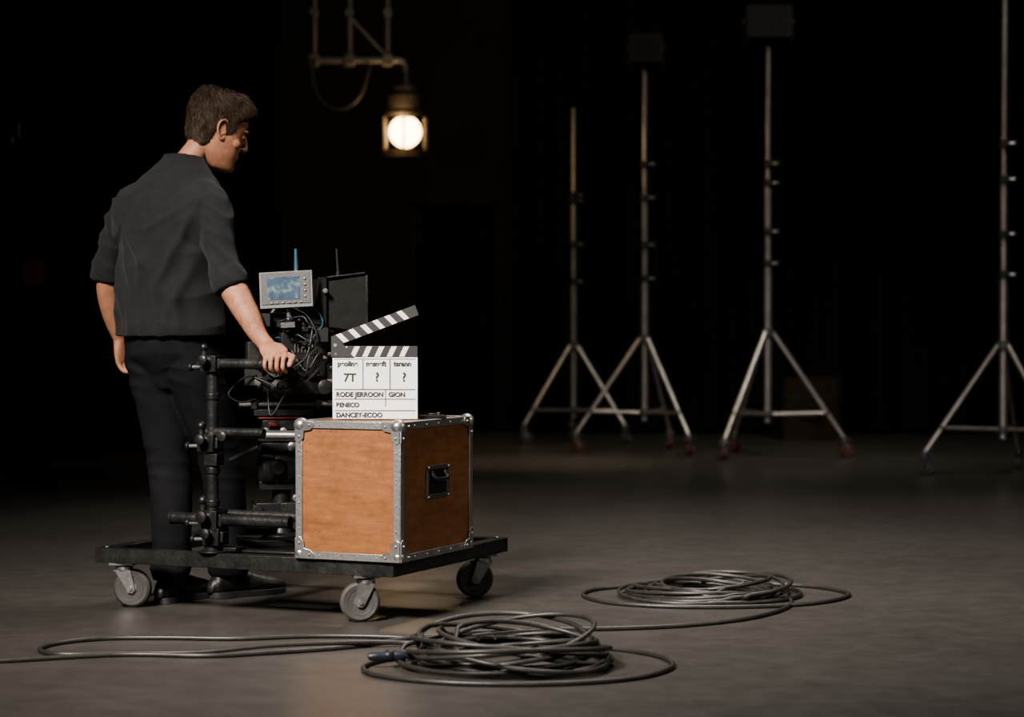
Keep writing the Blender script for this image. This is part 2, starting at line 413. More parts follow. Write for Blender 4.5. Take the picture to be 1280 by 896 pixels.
# ------------------------------------------------------------------ flight case (crate)
cx0,cx1,cy0,cy1,cz0,cz1=.80,1.185,-.012,.538,ZT,.659
crate=empty('flight_case',(-1.439,7.719,0),-A)
b=B(); b.box(((cx0+cx1)/2,(cy0+cy1)/2,(cz0+cz1)/2),(cx1-cx0-.006,cy1-cy0-.006,cz1-cz0-.004),'ply'); b.obj('plywood_body',crate)
b=B(); e=.024; t=.004
for x,sx in ((cx0,1),(cx1,-1)):
    for y,sy in ((cy0,1),(cy1,-1)):
        b.box((x+sx*e/2,y+sy*t/2-sy*.002,(cz0+cz1)/2),(e,t,cz1-cz0),'alu'); b.box((x+sx*t/2-sx*.002,y+sy*e/2,(cz0+cz1)/2),(t,e,cz1-cz0),'alu')
for z,sz in ((cz0,1),(cz1,-1)):
    for y,sy in ((cy0,1),(cy1,-1)):
        b.box(((cx0+cx1)/2,y+sy*t/2-sy*.003,z+sz*e/2),(cx1-cx0,t,e),'alu'); b.box(((cx0+cx1)/2,y+sy*e/2,z+sz*t/2-sz*.001),(cx1-cx0,e,t),'alu')
    for x,sx in ((cx0,1),(cx1,-1)):
        b.box((x+sx*t/2-sx*.003,(cy0+cy1)/2,z+sz*e/2),(t,cy1-cy0,e),'alu'); b.box((x+sx*e/2,(cy0+cy1)/2,z+sz*t/2-sz*.001),(e,cy1-cy0,t),'alu')
b.obj('aluminium_edges',crate,.0012)
b=B()
for x,sx in ((cx0,1),(cx1,-1)):
    for y,sy in ((cy0,1),(cy1,-1)):
        for z,sz in ((cz0,1),(cz1,-1)):
            if sz>0: c=(x+sx*.012,y+sy*.012,z+sz*.018); rr=(.021,.021,.017)
            else: c=(x+sx*.014,y+sy*.014,z+sz*.014); rr=(.026,.026,.024)
            b.ball(c,rr,'steel')
            poly=[(0,0),(.066,0),(.072,.014),(.056,.030),(.032,.034),(.030,.058),(.014,.074),(0,.066)]
            P=[(x+sx*q, z+sz*r) for q,r in poly]
            b.prism(P,y-sy*.005,y-sy*.001,'steel')
            V=[(x-sx*.005,y+sy*q,z+sz*r) for q,r in poly]+[(x-sx*.001,y+sy*q,z+sz*r) for q,r in poly]; n=len(poly)
            b.add((V,[tuple(range(n)),tuple(range(n,2*n))[::-1]]+[(k,n+k,n+(k+1)%n,(k+1)%n) for k in range(n)]),'steel')
            for q,r in ((.052,.014),(.014,.052)):
                b.ball((x+sx*q,y-sy*.006,z+sz*r),.004,'alu'); b.ball((x-sx*.006,y+sy*q,z+sz*r),.004,'alu')
b.obj('corner_protectors',crate,.001)
b=B()
for z in (cz0+.013,cz1-.013):
    for k in range(4): b.ball((cx0+.09+.07*k,cy0-.003,z),.0028,'steel')
    for k in range(5): b.ball((cx1+.003,cy0+.1+.09*k,z),.0028,'steel')
for k in range(4):
    for xx in (cx0+.013,cx1-.013): b.ball((xx,cy0-.003,cz0+.1+.085*k),.0028,'steel')
b.obj('rivets',crate)
b=B(); hy=.265; hz=.452
for zz,hh in ((hz+.048,.014),(hz-.048,.014)): b.box((cx1+.001,hy,zz),(.006,.165,hh),'grey')
for yy in (hy-.0755,hy+.0755): b.box((cx1+.001,yy,hz),(.006,.014,.1),'grey')
b.box((cx1-.0005,hy,hz),(.003,.14,.085),'black')
b.tube([(cx1+.003,hy-.05,hz+.03),(cx1+.016,hy-.045,hz+.012),(cx1+.02,hy,hz+.008),(cx1+.016,hy+.045,hz+.012),(cx1+.003,hy+.05,hz+.03)],.007,'black')
for yy in (hy-.075,hy+.075):
    for zz in (hz-.048,hz+.048): b.ball((cx1+.005,yy,zz),.004,'steel')
b.obj('recessed_handle',crate,.001)
b=B()
for xx in (.92,1.07):
    b.box((xx,cy1+.003,cz1-.07),(.06,.006,.09),'steel'); b.box((xx,cy1+.009,cz1-.06),(.03,.008,.04),'steel')
b.obj('latches',crate,.001)

# ------------------------------------------------------------------ slate
sl=empty('clapperboard',(-.455,7.44,.6615),math.radians(-2))
b=B(); b.box((0,.006,.1025),(.283,.012,.205),'white'); b.obj('board',sl,.001)
b=B(); b.box((0,.006,.224),(.283,.014,.037),'ink')
for k in range(7):
    x0=-.125+.041*k
    if x0+.034<.142: b.prism([(x0,.207),(x0+.018,.207),(x0+.034,.241),(x0+.016,.241)],-.0022,-.0008,'stripe')
b.obj('lower_clapstick',sl,.0006)
b=B(); ang=math.radians(20.5); X=Matrix.Translation((-.135,0,.240))@Matrix.Rotation(-ang,4,'Y')
b.box((.150,.006,.018),(.300,.014,.036),'ink',X=X)
for k in range(7):
    x0=.018+.043*k
    if x0<.27: b.prism([(x0+.016,.001),(x0+.034,.001),(x0+.018,.035),(x0,.035)],-.0022,-.0008,'stripe',X=X)
b.obj('upper_clapstick',sl,.0006)
b=B(); b.prism([(-.146,.205),(-.07,.205),(-.10,.243),(-.118,.262),(-.146,.268)],-.004,-.0024,'ink')
b.cyl((-.132,-.006,.245),(-.132,.018,.245),.006,'steel',n=14); b.cyl((-.13,-.006,.215),(-.13,.0,.215),.004,'steel',n=12)
b.obj('hinge_plate',sl,.0005)
b=B()
for z,h in ((.098,.0030),(.066,.0026),(.028,.0026),(.199,.002)): b.box((0,-.0006,z),(.27,.0012,h),'ink')
for x in (-.04,.05): b.box((x,-.0006,.148),(.0028,.0012,.1),'ink')
b.box((.035,-.0006,.07),(.0026,.0012,.055),'ink')
b.obj('ruled_lines',sl,0)
def text(s,x,z,size,nm):
    c=bpy.data.curves.new(nm,'FONT'); c.body=s; c.size=size; c.extrude=.0004; c.offset=.0010; c.materials.append(M['ink'])
    o=bpy.data.objects.new(nm,c); COL.objects.link(o); o.parent=sl; o.location=(x,-.0010,z); o.rotation_euler=(math.pi/2,0,0)
for i,(s,x,z,sz) in enumerate([('peoline',-.125,.176,.023),('nesneft',-.030,.176,.023),('tsrann',.062,.176,.023),('7T',-.105,.125,.038),('?',.0,.125,.042),('?',.09,.125,.042),
    ('RODE JERROON',-.130,.074,.0215),('GION',.045,.074,.0215),('BENECO',-.130,.040,.020),('DANCEY-ECOO',-.130,.006,.0215)]):
    text(s,x,z,sz,'lettering_%d'%(i+1))
b=B(); b.box((0,0,.006),(.09,.05,.012),'black'); b.cyl((.0,0,.012),(.0,0,.018),.018,'plastic'); b.ball((.025,.005,.014),.008,'plastic')
tp=empty('wireless_receiver',(-.27,7.52,.6595),.3); b.obj('body',tp,.002)

# ------------------------------------------------------------------ cinema camera rig
rig=empty('cinema_camera_rig',(-.80,7.76,0),math.radians(12))
b=B()
b.box((-.02,0,ZT+.02),(.26,.2,.022),'frame'); b.cyl((0,0,ZT+.03),(0,0,.42),.032,'black'); b.lathe((0,0,ZT+.03),(0,0,1),[(.065,0),(.065,.012),(.045,.02),(.036,.05)],'black')
b.box((-.01,0,.337),(.17,.15,.05),'black'); b.box((-.07,-.04,.315),(.07,.06,.08),'frame'); b.box((.03,-.07,.345),(.08,.03,.035),'frame')
b.cyl((-.09,-.06,.34),(-.09,-.1,.34),.018,'frame'); b.cyl((.04,-.07,.38),(.04,-.11,.38),.012,'steel')
b.obj('pedestal_base',rig,.002)
b=B()
b.lathe((-.085,-.02,.483),(1,0,0),[(.028,0),(.05,.004),(.062,.014),(.065,.03),(.065,.05),(.061,.053),(.061,.06),(.065,.063),(.065,.115),(.058,.13),(.058,.15),(.04,.16)],'plastic',40)
b.lathe((-.02,-.085,.483),(0,-1,0),[(.03,-.02),(.03,.004),(.022,.01),(.022,.016)],'black')
b.box((-.02,0,.42),(.12,.1,.03),'black'); b.box((-.01,0,.553),(.13,.12,.03),'frame'); b.cyl((-.075,.03,.55),(-.17,.09,.50),.009,'black')
b.lathe((.03,-.06,.555),(0,-1,0),[(.012,0),(.017,.004),(.017,.018),(.01,.022)],'steel')
b.obj('fluid_head',rig,.002)
b=B()
b.box((-.005,0,.582),(.16,.13,.018),'black'); b.box((-.01,0,.604),(.2,.12,.018),'frame'); b.box((0,0,.63),(.14,.11,.03),'black'); b.box((-.01,-.005,.653),(.15,.11,.007),'red'); b.box((0,0,.672),(.2,.13,.022),'black')
b.box((-.035,-.068,.632),(.03,.012,.012),'red')
b.cyl((-.15,-.05,.70),(.26,-.05,.70),.0085,'rod'); b.cyl((-.15,.05,.70),(.26,.05,.70),.0085,'rod')
b.box((-.1,0,.70),(.02,.14,.03),'black'); b.box((.12,0,.70),(.02,.14,.03),'black')
for x in (-.06,.0,.06): b.lathe((x,-.062,.61),(0,-1,0),[(.008,0),(.012,.003),(.012,.012),(.006,.014)],'steel',14)
b.obj('baseplate_and_rods',rig,.0015)
b=B()
b.box((.075,.02,.85),(.21,.15,.23),'plastic'); b.box((.07,-.06,.87),(.15,.02,.15),'black'); b.box((.085,.02,.975),(.15,.11,.025),'grey')
b.box((-.05,.02,.86),(.06,.11,.17),'black'); b.box((-.095,.02,.84),(.045,.1,.15),'plastic')
b.box((-.1,-.035,.80),(.06,.03,.07),'plastic'); b.box((-.06,-.055,.77),(.05,.03,.05),'black'); b.box((-.02,-.05,.99),(.09,.06,.05),'plastic')
random.seed(3)
for i in range(34):
    x=-.09+.26*random.random(); z=.75+.24*random.random()
    if i%3==0: b.lathe((x,-.07,z),(0,-1,0),[(.007,0),(.009,.003),(.009,.012),(.004,.014)],random.choice(['steel','black','frame']),12)
    else: b.box((x,-.075,z),(.012+.02*random.random(),.012,.008+.012*random.random()),random.choice(['frame','frame','black','hub']))
for k in range(7): b.box((.04+.012*k,-.072,.90),(.004,.006,.045),'hub')
b.box((-.02,-.078,.93),(.018,.004,.006),'blue'); b.box((.12,-.078,.80),(.01,.006,.006),'red'); b.box((.0,-.078,.80),(.012,.006,.005),'red')
b.lathe((-.015,-.09,.755),(0,-1,0),[(.03,0),(.035,.004),(.035,.02),(.02,.024),(.02,.03)],'black',30)
b.lathe((.14,-.085,.76),(0,-1,0),[(.022,0),(.026,.003),(.026,.014),(.012,.018)],'frame',26)
b.obj('camera_body',rig,.0015)
b=B()
b.tube([(-.03,.02,.97),(-.03,.02,1.01),(0,.02,1.035),(.08,.02,1.04),(.14,.02,1.035),(.165,.02,1.0),(.165,.02,.96)],.011,'black')
b.cyl((.14,.06,1.0),(.14,.06,1.14),.006,'frame'); b.box((.06,.03,1.05),(.09,.05,.03),'plastic')
b.obj('top_handle',rig,.001)
b=B()
b.lathe((.16,.02,.99),(1,0,0),[(.04,0),(.05,.01),(.05,.03),(.054,.032),(.054,.05),(.05,.052),(.05,.07),(.056,.075),(.056,.1),(.05,.105)],'plastic',36)
for k in range(30):
    a=2*math.pi*k/30; b.box((.20,.02+.055*math.cos(a),.99+.055*math.sin(a)),(.016,.004,.004),'black')
b.obj('lens',rig,.0008)
b=B()
def hood(x0,x1,c,s0,s1,th,m):
    (cy,cz)=c
    def q(x,s): return [(x,cy-s[0]/2,cz-s[1]/2),(x,cy+s[0]/2,cz-s[1]/2),(x,cy+s[0]/2,cz+s[1]/2),(x,cy-s[0]/2,cz+s[1]/2)]
    s0i=(s0[0]-th,s0[1]-th); s1i=(s1[0]-th,s1[1]-th)
    V=q(x0,s0)+q(x1,s1)+q(x0+.004,s0i)+q(x1,s1i)
    F=[(k,(k+1)%4,4+(k+1)%4,4+k) for k in range(4)]+[(4+k,4+(k+1)%4,12+(k+1)%4,12+k) for k in range(4)]+[(8+k,12+k,12+(k+1)%4,8+(k+1)%4) for k in range(4)]+[(0,1,2,3)[::-1],(8,9,10,11)]
    b.add((V,F),m)
hood(.125,.145,(.02,1.045),(.24,.165),(.24,.165),.012,'flock')
hood(.145,.285,(.02,1.045),(.22,.155),(.29,.195),.012,'flock')
b.box((.138,.02,1.045),(.014,.255,.178),'flock'); b.box((.215,.02,1.145),(.13,.24,.005),'plastic',rot=(0,-.12,0))
b.box((.282,-.125,1.045),(.007,.005,.195),'frame'); b.box((.282,.02,1.142),(.007,.29,.005),'frame')
b.cyl((.138,.14,1.06),(.138,.17,1.06),.01,'steel',n=14); b.cyl((.138,-.10,1.09),(.138,-.135,1.09),.008,'steel',n=14)
b.obj('matte_box',rig,.0012)
b=B(); X=Matrix.Translation((.005,-.13,1.093))@Matrix.Rotation(math.radians(-16),4,'Z')@Matrix.Rotation(math.radians(-6),4,'X')@Matrix.Rotation(math.radians(-3),4,'Y')
b.box((0,0,0),(.182,.024,.125),'grey',X=X); b.box((0,-.013,.004),(.168,.003,.108),'plastic',X=X)
b.box((-.008,-.0155,.004),(.112,.002,.077),'screen',X=X)
for k in range(6): b.box((-.05+.02*k,-.016,-.045),(.009,.004,.005),'hub',X=X)
for k in range(4): b.lathe((.066,-.0145,.034-.02*k),(0,-1,0),[(.005,0),(.005,.003),(.003,.004)],'hub',10,X=X)
b.box((0,.017,0),(.11,.016,.08),'plastic',X=X)
b.cyl((0,.02,-.05),(0,.03,-.11),.008,'steel',X=X); b.ball((0,.03,-.1),.015,'black',X=X)
b.box((.0,.05,-.12),(.05,.1,.02),'black',X=X)
b.obj('onboard_monitor',rig,.0015)
b=B()
b.cyl((.045,-.07,1.13),(.045,-.07,1.165),.007,'steel',n=12); b.cyl((.045,-.07,1.165),(.043,-.07,1.235),.008,'blue',r1=.005,n=12)
b.cyl((.205,.05,1.14),(.205,.05,1.16),.008,'black',n=12); b.cyl((.205,.05,1.16),(.2,.05,1.24),.005,'black',r1=.004,n=12)
b.box((.045,-.07,1.12),(.03,.03,.03),'plastic'); b.box((.205,.05,1.135),(.05,.03,.02),'plastic')
b.cyl((.045,-.07,1.02),(.045,-.07,1.11),.006,'steel',n=10)
b.obj('antennas',rig,.001)
b=B()
b.box((-.075,-.10,.99),(.05,.05,.045),'plastic'); b.cyl((-.1,-.10,.99),(-.13,-.10,.985),.016,'plastic'); b.cyl((-.13,-.10,.985),(-.145,-.10,.984),.021,'plastic')
b.cyl((-.075,-.10,.96),(-.04,-.03,.94),.008,'steel'); b.box((.12,-.08,1.0),(.06,.04,.05),'black'); b.box((.13,-.1,.94),(.04,.03,.05),'plastic')
b.obj('viewfinder',rig,.0015)
random.seed(11)
spl=[]
for i in range(13):
    a=V3(-.1+.28*random.random(),-.085,.74+.26*random.random()); c=V3(-.1+.28*random.random(),-.08,.72+.3*random.random())
    m1=(a*2+c)/3+V3(random.uniform(-.04,.04),-.03-.03*random.random(),random.uniform(-.08,.03)); m2=(a+c*2)/3+V3(random.uniform(-.04,.04),-.03-.03*random.random(),random.uniform(-.08,.03))
    spl.append(catmull([a,m1,m2,c],8))
spl.append(catmull([V3(-.09,-.05,.80),V3(-.14,-.08,.79),V3(-.19,-.1,.74),V3(-.15,-.09,.71),V3(-.09,-.07,.72)],8))
spl.append(catmull([V3(.03,-.1,1.03),V3(.08,-.12,1.0),V3(.11,-.13,.93),V3(.09,-.1,.88)],8))
curve_obj('cables',spl,.0032,'plastic',rig)
curve_obj('blue_cable',[catmull([V3(.05,-.1,.99),V3(.1,-.11,1.03),V3(.13,-.12,.98),V3(.1,-.1,.93)],8)],.003,'blue',rig)

# ------------------------------------------------------------------ man
man=empty('man',(0,0,0))
Rr=V3(.866,-.5,0); Ff=V3(.5,.866,0)
O=V3(-1.2,7.86,0)
def T(r,f,z): return O+Rr*r+Ff*f+V3(0,0,z)
def leg(pts,rad): return loft(pts,rad,ref=tuple(Rr),segs=28,sub=5,dome=False)
pel=loft([T(0,0,.80),T(0,0,.86),T(0,0,.93),T(0,0,1.0),T(0,0,1.06)],[(.10,.08),(.165,.12),(.178,.128),(.165,.12),(.15,.11)],axes=(Rr,Ff),segs=32,sub=4)
lleg=leg([(-1.272,7.905,.93),(-1.262,7.905,.84),(-1.232,7.90,.66),(-1.208,7.895,.50),(-1.198,7.86,.34),(-1.196,7.85,.18),(-1.198,7.855,.085)],[.092,.1,.088,.076,.072,.066,.066])
rleg=leg([(-1.125,7.82,.93),(-1.12,7.83,.84),(-1.075,7.88,.66),(-1.035,7.945,.50),(-1.022,7.98,.34),(-1.015,7.995,.18),(-1.012,8.00,.085)],[.092,.1,.088,.077,.073,.067,.067])
def dpants(co,n):
    z=co.z
    k=.0045*noise.noise(Vector((co.x*9,co.y*9,z*5)))
    for zz,amp in ((.5,.9),(.12,1.3),(.80,.8)):
        w=math.exp(-((z-zz)/.09)**2)
        k+=amp*w*.007*(1-2.4*abs(noise.noise(Vector((co.x*5+z*7,co.y*5,z*17+zz*9)))))
    return k
remeshed('trousers',[pel,lleg,rleg],.0065,'pants',3,.5,dpants,man)

tors=loft([T(0,.0,.932),T(0,.0,.96),T(0,0,1.05),T(0,.0,1.16),T(0,.005,1.28),T(0,.012,1.36),T(0,.025,1.42),T(0,.038,1.465),T(.0,.052,1.502),T(0,.066,1.535),T(0,.080,1.562)],
     [(.214,.152),(.213,.152),(.204,.145),(.194,.14),(.199,.138),(.202,.132),(.196,.122),(.172,.108),(.136,.094),(.100,.083),(.074,.074)],axes=(Rr,Ff),segs=40,sub=5,dome=False,power=.95)
sl_l=loft([T(-.10,.03,1.425),(-1.335,7.955,1.408),(-1.376,7.966,1.355),(-1.408,7.976,1.27),(-1.432,7.983,1.19),(-1.436,7.988,1.175)],[.060,.066,.064,.058,.052,.052],ref=(0,1,0),segs=26,sub=5,dome=False)
cf_l=loft([(-1.432,7.983,1.195),(-1.439,7.99,1.165),(-1.442,7.997,1.135)],[.057,.060,.057],ref=(0,1,0),segs=26,sub=4,dome=False)
sl_r=loft([T(.10,.02,1.425),(-1.06,7.785,1.408),(-1.028,7.742,1.345),(-1.005,7.71,1.25),(-.978,7.67,1.155),(-.970,7.662,1.13)],[.062,.068,.066,.061,.056,.056],ref=(0,1,0),segs=26,sub=5,dome=False)
cf_r=loft([(-.980,7.668,1.155),(-.968,7.658,1.125),(-.955,7.648,1.095)],[.060,.063,.060],ref=(0,1,0),segs=26,sub=4,dome=False)
Ry=Matrix.Rotation(math.radians(-30),3,'Z')
sc_l=ellipsoid(T(-.135,-.025,1.34),(.085,.085,.12),Ry,24,16); sc_r=ellipsoid(T(.135,-.03,1.34),(.085,.085,.12),Ry,24,16)
# drape folds on the back of the shirt: start (r,z), end (r,z), height, width
folds=[((-.17,1.36),(.02,1.16),.013,.017),((.17,1.34),(.05,1.10),.015,.018),((.19,1.25),(.09,.98),.014,.018),((-.19,1.24),(-.10,1.00),.013,.018),
       ((-.02,1.22),(.0,.95),.010,.020),((.12,1.12),(.14,.94),.013,.016),((-.15,1.10),(-.16,.94),.011,.016),((-.08,1.05),(-.06,.94),.010,.015),((.05,1.08),(.07,.94),.010,.015),
       ((.0,1.50),(.12,1.42),.006,.012),((-.02,1.49),(-.13,1.42),.006,.012),((.16,1.40),(.0,1.30),.008,.016),((-.14,1.30),(-.04,1.08),.009,.015)]
def dshirt(co,n):
    p=Vector((co.x-O[0],co.y-O[1],co.z))
    r=p.x*Rr[0]+p.y*Rr[1]; f=p.x*Ff[0]+p.y*Ff[1]; z=co.z
    k=.004*noise.noise(Vector((co.x*4,co.y*4,z*3)))
    arm=sstep(.195,.23,abs(r))*sstep(1.05,1.12,z)
    if f<.04:
        wob=.022*noise.noise(Vector((r*6,z*6,2)))
        for (r0,z0),(r1,z1),h,w in folds:
            dx,dz=r1-r0,z1-z0; L2=dx*dx+dz*dz; t=((r-r0)*dx+(z-z0)*dz)/L2; tc=max(0,min(1,t))
            d=math.hypot(r+wob-(r0+dx*tc), z-(z0+dz*tc)); env=.35+.65*math.sin(math.pi*min(1,max(0,t*.85+.12)))
            k+=h*env*math.exp(-(d/w)**2)*(1-arm)*sstep(.05,-.01,f)
    k+=.0045*(1-3*abs(noise.noise(Vector((r*6+z*4,z*7-r*5,f*4)))))*(1-arm)
    k+=arm*.0085*(1-2.6*abs(noise.noise(Vector((co.x*6,co.y*6,z*18+r*14)))))
    return (k-.003)*(.15+.85*sstep(1.56,1.46,z))
def ring_tube(c,a,b,r,ax0,ax1,n=48):
    pts=[c+ax0*a*math.cos(2*math.pi*k/n)+ax1*b*math.sin(2*math.pi*k/n) for k in range(n+1)]
    return loft(pts,[r]*len(pts),ref=(0,0,1),segs=10,sub=1,dome=False)
col=ring_tube(T(0,.081,1.563),.068,.069,.0058,Rr,nrm(Ff+V3(0,0,-.15)))
remeshed('shirt',[tors,sl_l,cf_l,sl_r,cf_r,col,sc_l,sc_r],.005,'shirt',8,.5,dshirt,man)

def finger(pts,r): return loft(pts,r,ref=(.3,.1,.9),segs=12,sub=3)
Ac=V3(.9135,-.4067,0); Nn=V3(-.4067,-.9135,0); Zz=V3(0,0,1)
rodc=V3(-1.439,7.719,0)+Ac*(px+.250)+V3(.4067,.9135,0)*py_+Zz*.843
arm_r=loft([(-.985,7.69,1.20),(-.965,7.66,1.12),(-.935,7.637,1.07),(-.893,7.607,1.0),(-.862,7.588,.945),(-.838,7.575,.915),(-.826,7.565,.902)],[.042,.045,.047,.041,(.033,.029),(.029,.022),(.030,.021)],ref=tuple(Ac),segs=22,sub=5)
palmw=V3(-.826,7.565,.902); kn=rodc+Nn*.012+Zz*.030
palm=loft([palmw,(palmw+kn)/2+Zz*.006,kn-Nn*.01+Zz*.0],[(.030,.020),(.040,.017),(.042,.013)],ref=tuple(Ac),segs=22,sub=5,power=.85)
parts=[arm_r,palm]
for i,(off,ln,r) in enumerate([(-.033,.85,.0082),(-.011,.97,.0092),(.011,1.03,.0095),(.033,.96,.0092)]):
    pts=[];rr=[]
    a0=78; span=165*ln
    base=kn+Ac*off-Nn*.022-Zz*.002
    pts.append(base); rr.append(r*1.08)
    for k in range(6):
        th=math.radians(a0-span*k/5); rad=.0175+r*.92
        if k in (1,): rad+=.0045
        if k==3: rad+=.003
        pts.append(rodc+Ac*(off*(1-.06*k/5)+.002*i)+rad*(Nn*math.cos(th)+Zz*math.sin(th))); rr.append(r*(1.08,1.03,.96,.94,.88,.8)[k])
    parts.append(finger(pts,rr))
    parts.append(ellipsoid(kn+Ac*off+Zz*.003-Nn*.002,(.009,.010,.008)))
th_pts=[palmw+Ac*.022+(kn-palmw)*.25-Zz*.006, rodc+Ac*.044-Nn*.022+Zz*.022, rodc+Ac*.056-Nn*.005+Zz*.024, rodc+Ac*.064+Nn*.016+Zz*.016, rodc+Ac*.062+Nn*.026-Zz*.002]
parts.append(finger(th_pts,[.016,.013,.0115,.0105,.0085]))
remeshed('right_arm_and_hand',parts,.0025,'skin',3,.5,lambda c,n:.0006*noise.noise(Vector(c)*90)+.0014*noise.noise(Vector((c.x*20,c.y*20,c.z*12))),man)

arm_l=loft([(-1.435,7.985,1.22),(-1.441,7.995,1.13),(-1.441,8.015,1.07),(-1.430,8.045,.99),(-1.418,8.065,.94),(-1.412,8.072,.92)],[.040,.042,.041,.034,(.029,.024),(.028,.02)],ref=(.5,.86,0),segs=22,sub=5)
wl=V3(-1.412,8.072,.92); dn=nrm(V3(.12,.10,-1)); sd=nrm(V3(.45,.88,.12))
kl=wl+dn*.08
parts=[arm_l,loft([wl,wl+dn*.045,kl],[(.029,.02),(.040,.017),(.041,.013)],ref=tuple(sd),segs=22,sub=5,power=.85)]
inn=nrm(V3(.87,-.35,.0))
for off,ln,r in [(-.031,.062,.0082),(-.010,.078,.009),(.011,.084,.0093),(.031,.074,.009)]:
    b0=kl+sd*off-dn*.02; p=[b0,kl+sd*off,]; cur=kl+sd*off
    for k,frac in enumerate((.45,.30,.25)):
        ang=math.radians((26,62,92)[k]); d=nrm(dn*math.cos(ang)+inn*math.sin(ang)); cur=cur+d*ln*frac; p.append(cur)
    parts.append(finger(p,[r*1.05,r*1.08,r,r*.94,r*.82]))
parts.append(finger([wl+sd*.018+dn*.02,wl+sd*.042+dn*.045+inn*.008,wl+sd*.05+dn*.075+inn*.018,wl+sd*.046+dn*.1+inn*.026],[.015,.0125,.0105,.0085]))
remeshed('left_arm_and_hand',parts,.0026,'skin',3,.5,lambda c,n:.0012*noise.noise(Vector((c.x*20,c.y*20,c.z*12))),man)

HS=1.02
HM=Matrix.Translation((-1.048,7.975,1.658))@Matrix.Rotation(math.radians(24),4,'Z')@Matrix.Rotation(math.radians(19),4,'Y')@Matrix.Scale(HS,4)
tab=np.array([
 (.130,-.005,-.03,.012),(.126,.025,-.055,.035),(.115,.052,-.078,.054),(.096,.077,-.094,.067),(.07,.092,-.104,.075),(.045,.098,-.107,.0775),(.032,.1005,-.107,.078),(.012,.0945,-.104,.077),
 (-.01,.0935,-.099,.0755),(-.035,.0945,-.090,.0725),(-.052,.0950,-.08,.070),(-.068,.0955,-.068,.066),(-.082,.0925,-.052,.060),(-.098,.0945,-.03,.051),(-.112,.094,-.008,.041),(-.122,.082,.012,.029),(-.126,.062,.03,.012)])
dense=catmull(tab,6)
def headpt(v,th,off=0):
    i=max(0,min(len(dense)-1.001,v*(len(dense)-1))); k=int(i); r=dense[k]*(1-(i-k))+dense[k+1]*(i-k)
    cx=(r[1]+r[2])/2*.5
    c=math.cos(th); s=math.sin(th)
    x=cx+ ((r[1]-cx) if c>0 else (cx-r[2]))*math.copysign(abs(c)**.92,c); y=r[3]*math.copysign(abs(s)**.9,s); p=V3(x,y,r[0])
    if off:
        d=nrm(p-V3(-.01,0,.015)); p=p+d*off
    return p
def headgrid(offf,nv=len(dense),nt=72):
    V=[];F=[]
    for j in range(nv):
        for k in range(nt):
            th=2*math.pi*k/nt; v=j/(nv-1); V.append(headpt(v,th,offf(v,th) if offf else 0))
    for j in range(nv-1):
        for k in range(nt): F.append((j*nt+k,j*nt+(k+1)%nt,(j+1)*nt+(k+1)%nt,(j+1)*nt+k))
    V.append(sum(V[:nt])/nt); a=len(V)-1; V.append(sum(V[(nv-1)*nt:nv*nt])/nt); c=len(V)-1
    for k in range(nt): F.append((a,(k+1)%nt,k)); F.append((c,(nv-1)*nt+k,(nv-1)*nt+(k+1)%nt))
    return V,F
def toW(VF): return [np.array(HM@Vector([float(q) for q in v])) for v in VF[0]],VF[1]
hp=[headgrid(None)]
hp.append(loft([(.092,0,.022),(.102,0,.002),(.111,0,-.018),(.1145,0,-.026)],[(.0075,.009),(.0090,.012),(.0110,.0125),(.0105,.010)],ref=(0,1,0),segs=16,sub=4))
for s in (-1,1):
    hp.append(ellipsoid((.103,s*.0115,-.030),(.0105,.0080,.0075)))
    hp.append(ellipsoid((.087,s*.033,.030),(.014,.021,.007),Matrix.Rotation(s*.35,3,'Z')))
    hp.append(ellipsoid((.0815,s*.032,.009),(.0115,.0135,.0105)))
    hp.append(ellipsoid((.058,s*.044,-.024),(.026,.024,.020)))
    rim=[(.010,s*.076,.010),(.004,s*.083,.030),(-.012,s*.089,.034),(-.024,s*.091,.020),(-.024,s*.088,-.002),(-.012,s*.083,-.022),(.003,s*.078,-.032),(.009,s*.074,-.022)]
    hp.append(loft(rim,[.0045,.0048,.005,.005,.0048,.005,.0058,.004],ref=(1,0,0),segs=10,sub=4))
    hp.append(ellipsoid((-.008,s*.078,.003),(.018,.005,.027)))
    hp.append(ellipsoid((.009,s*.076,-.004),(.005,.005,.007)))
hp.append(ellipsoid((.094,0,-.0585),(.0075,.022,.0042))); hp.append(ellipsoid((.093,0,-.0675),(.0075,.019,.005)))
hp.append(ellipsoid((.086,0,-.105),(.013,.02,.013)))
hp=[toW(p) for p in hp]
neck=loft([(-1.163,7.925,1.49),(-1.155,7.932,1.54),(-1.128,7.945,1.58),(-1.098,7.957,1.62),(-1.075,7.965,1.66)],[(.050,.050),(.056,.056),(.055,.057),(.054,.058),(.050,.055)],axes=(Rr,Ff),segs=28,sub=5,dome=False)
HMi=HM.inverted()
def dhead(co,n):
    p=HMi@co; k=0
    for s in (-1,1):
        d=((p.x-.09)/.03)**2+((p.y-s*.018)/.009)**2+((p.z-.012)/.012)**2
        k-=.003*math.exp(-d)
        d=((p.x-.09)/.02)**2+((p.y-s*.033)/.02)**2+((p.z-.0205)/.004)**2
        k-=.0022*math.exp(-d)
        d=((p.x+.002)/.007)**2+((p.y-s*.086)/.012)**2+((p.z+.002)/.014)**2
        k-=.003*math.exp(-d)
    d=((p.x-.1)/.02)**2+(p.y/.02)**2+((p.z+.0632)/.0016)**2; k-=.002*math.exp(-d)
    return k
remeshed('head_and_neck',hp+[neck],.0024,'skin',7,.5,dhead,man)
def hairline(x):
    return float(np.interp(x,[-.12,-.06,-.035,-.022,-.01,.012,.022,.04,.06,.09],[-.085,-.080,-.06,-.005,.032,-.014,-.004,.038,.054,.068]))
def hmask(p): return sstep(-.004,.010,p[2]-hairline(p[0]))
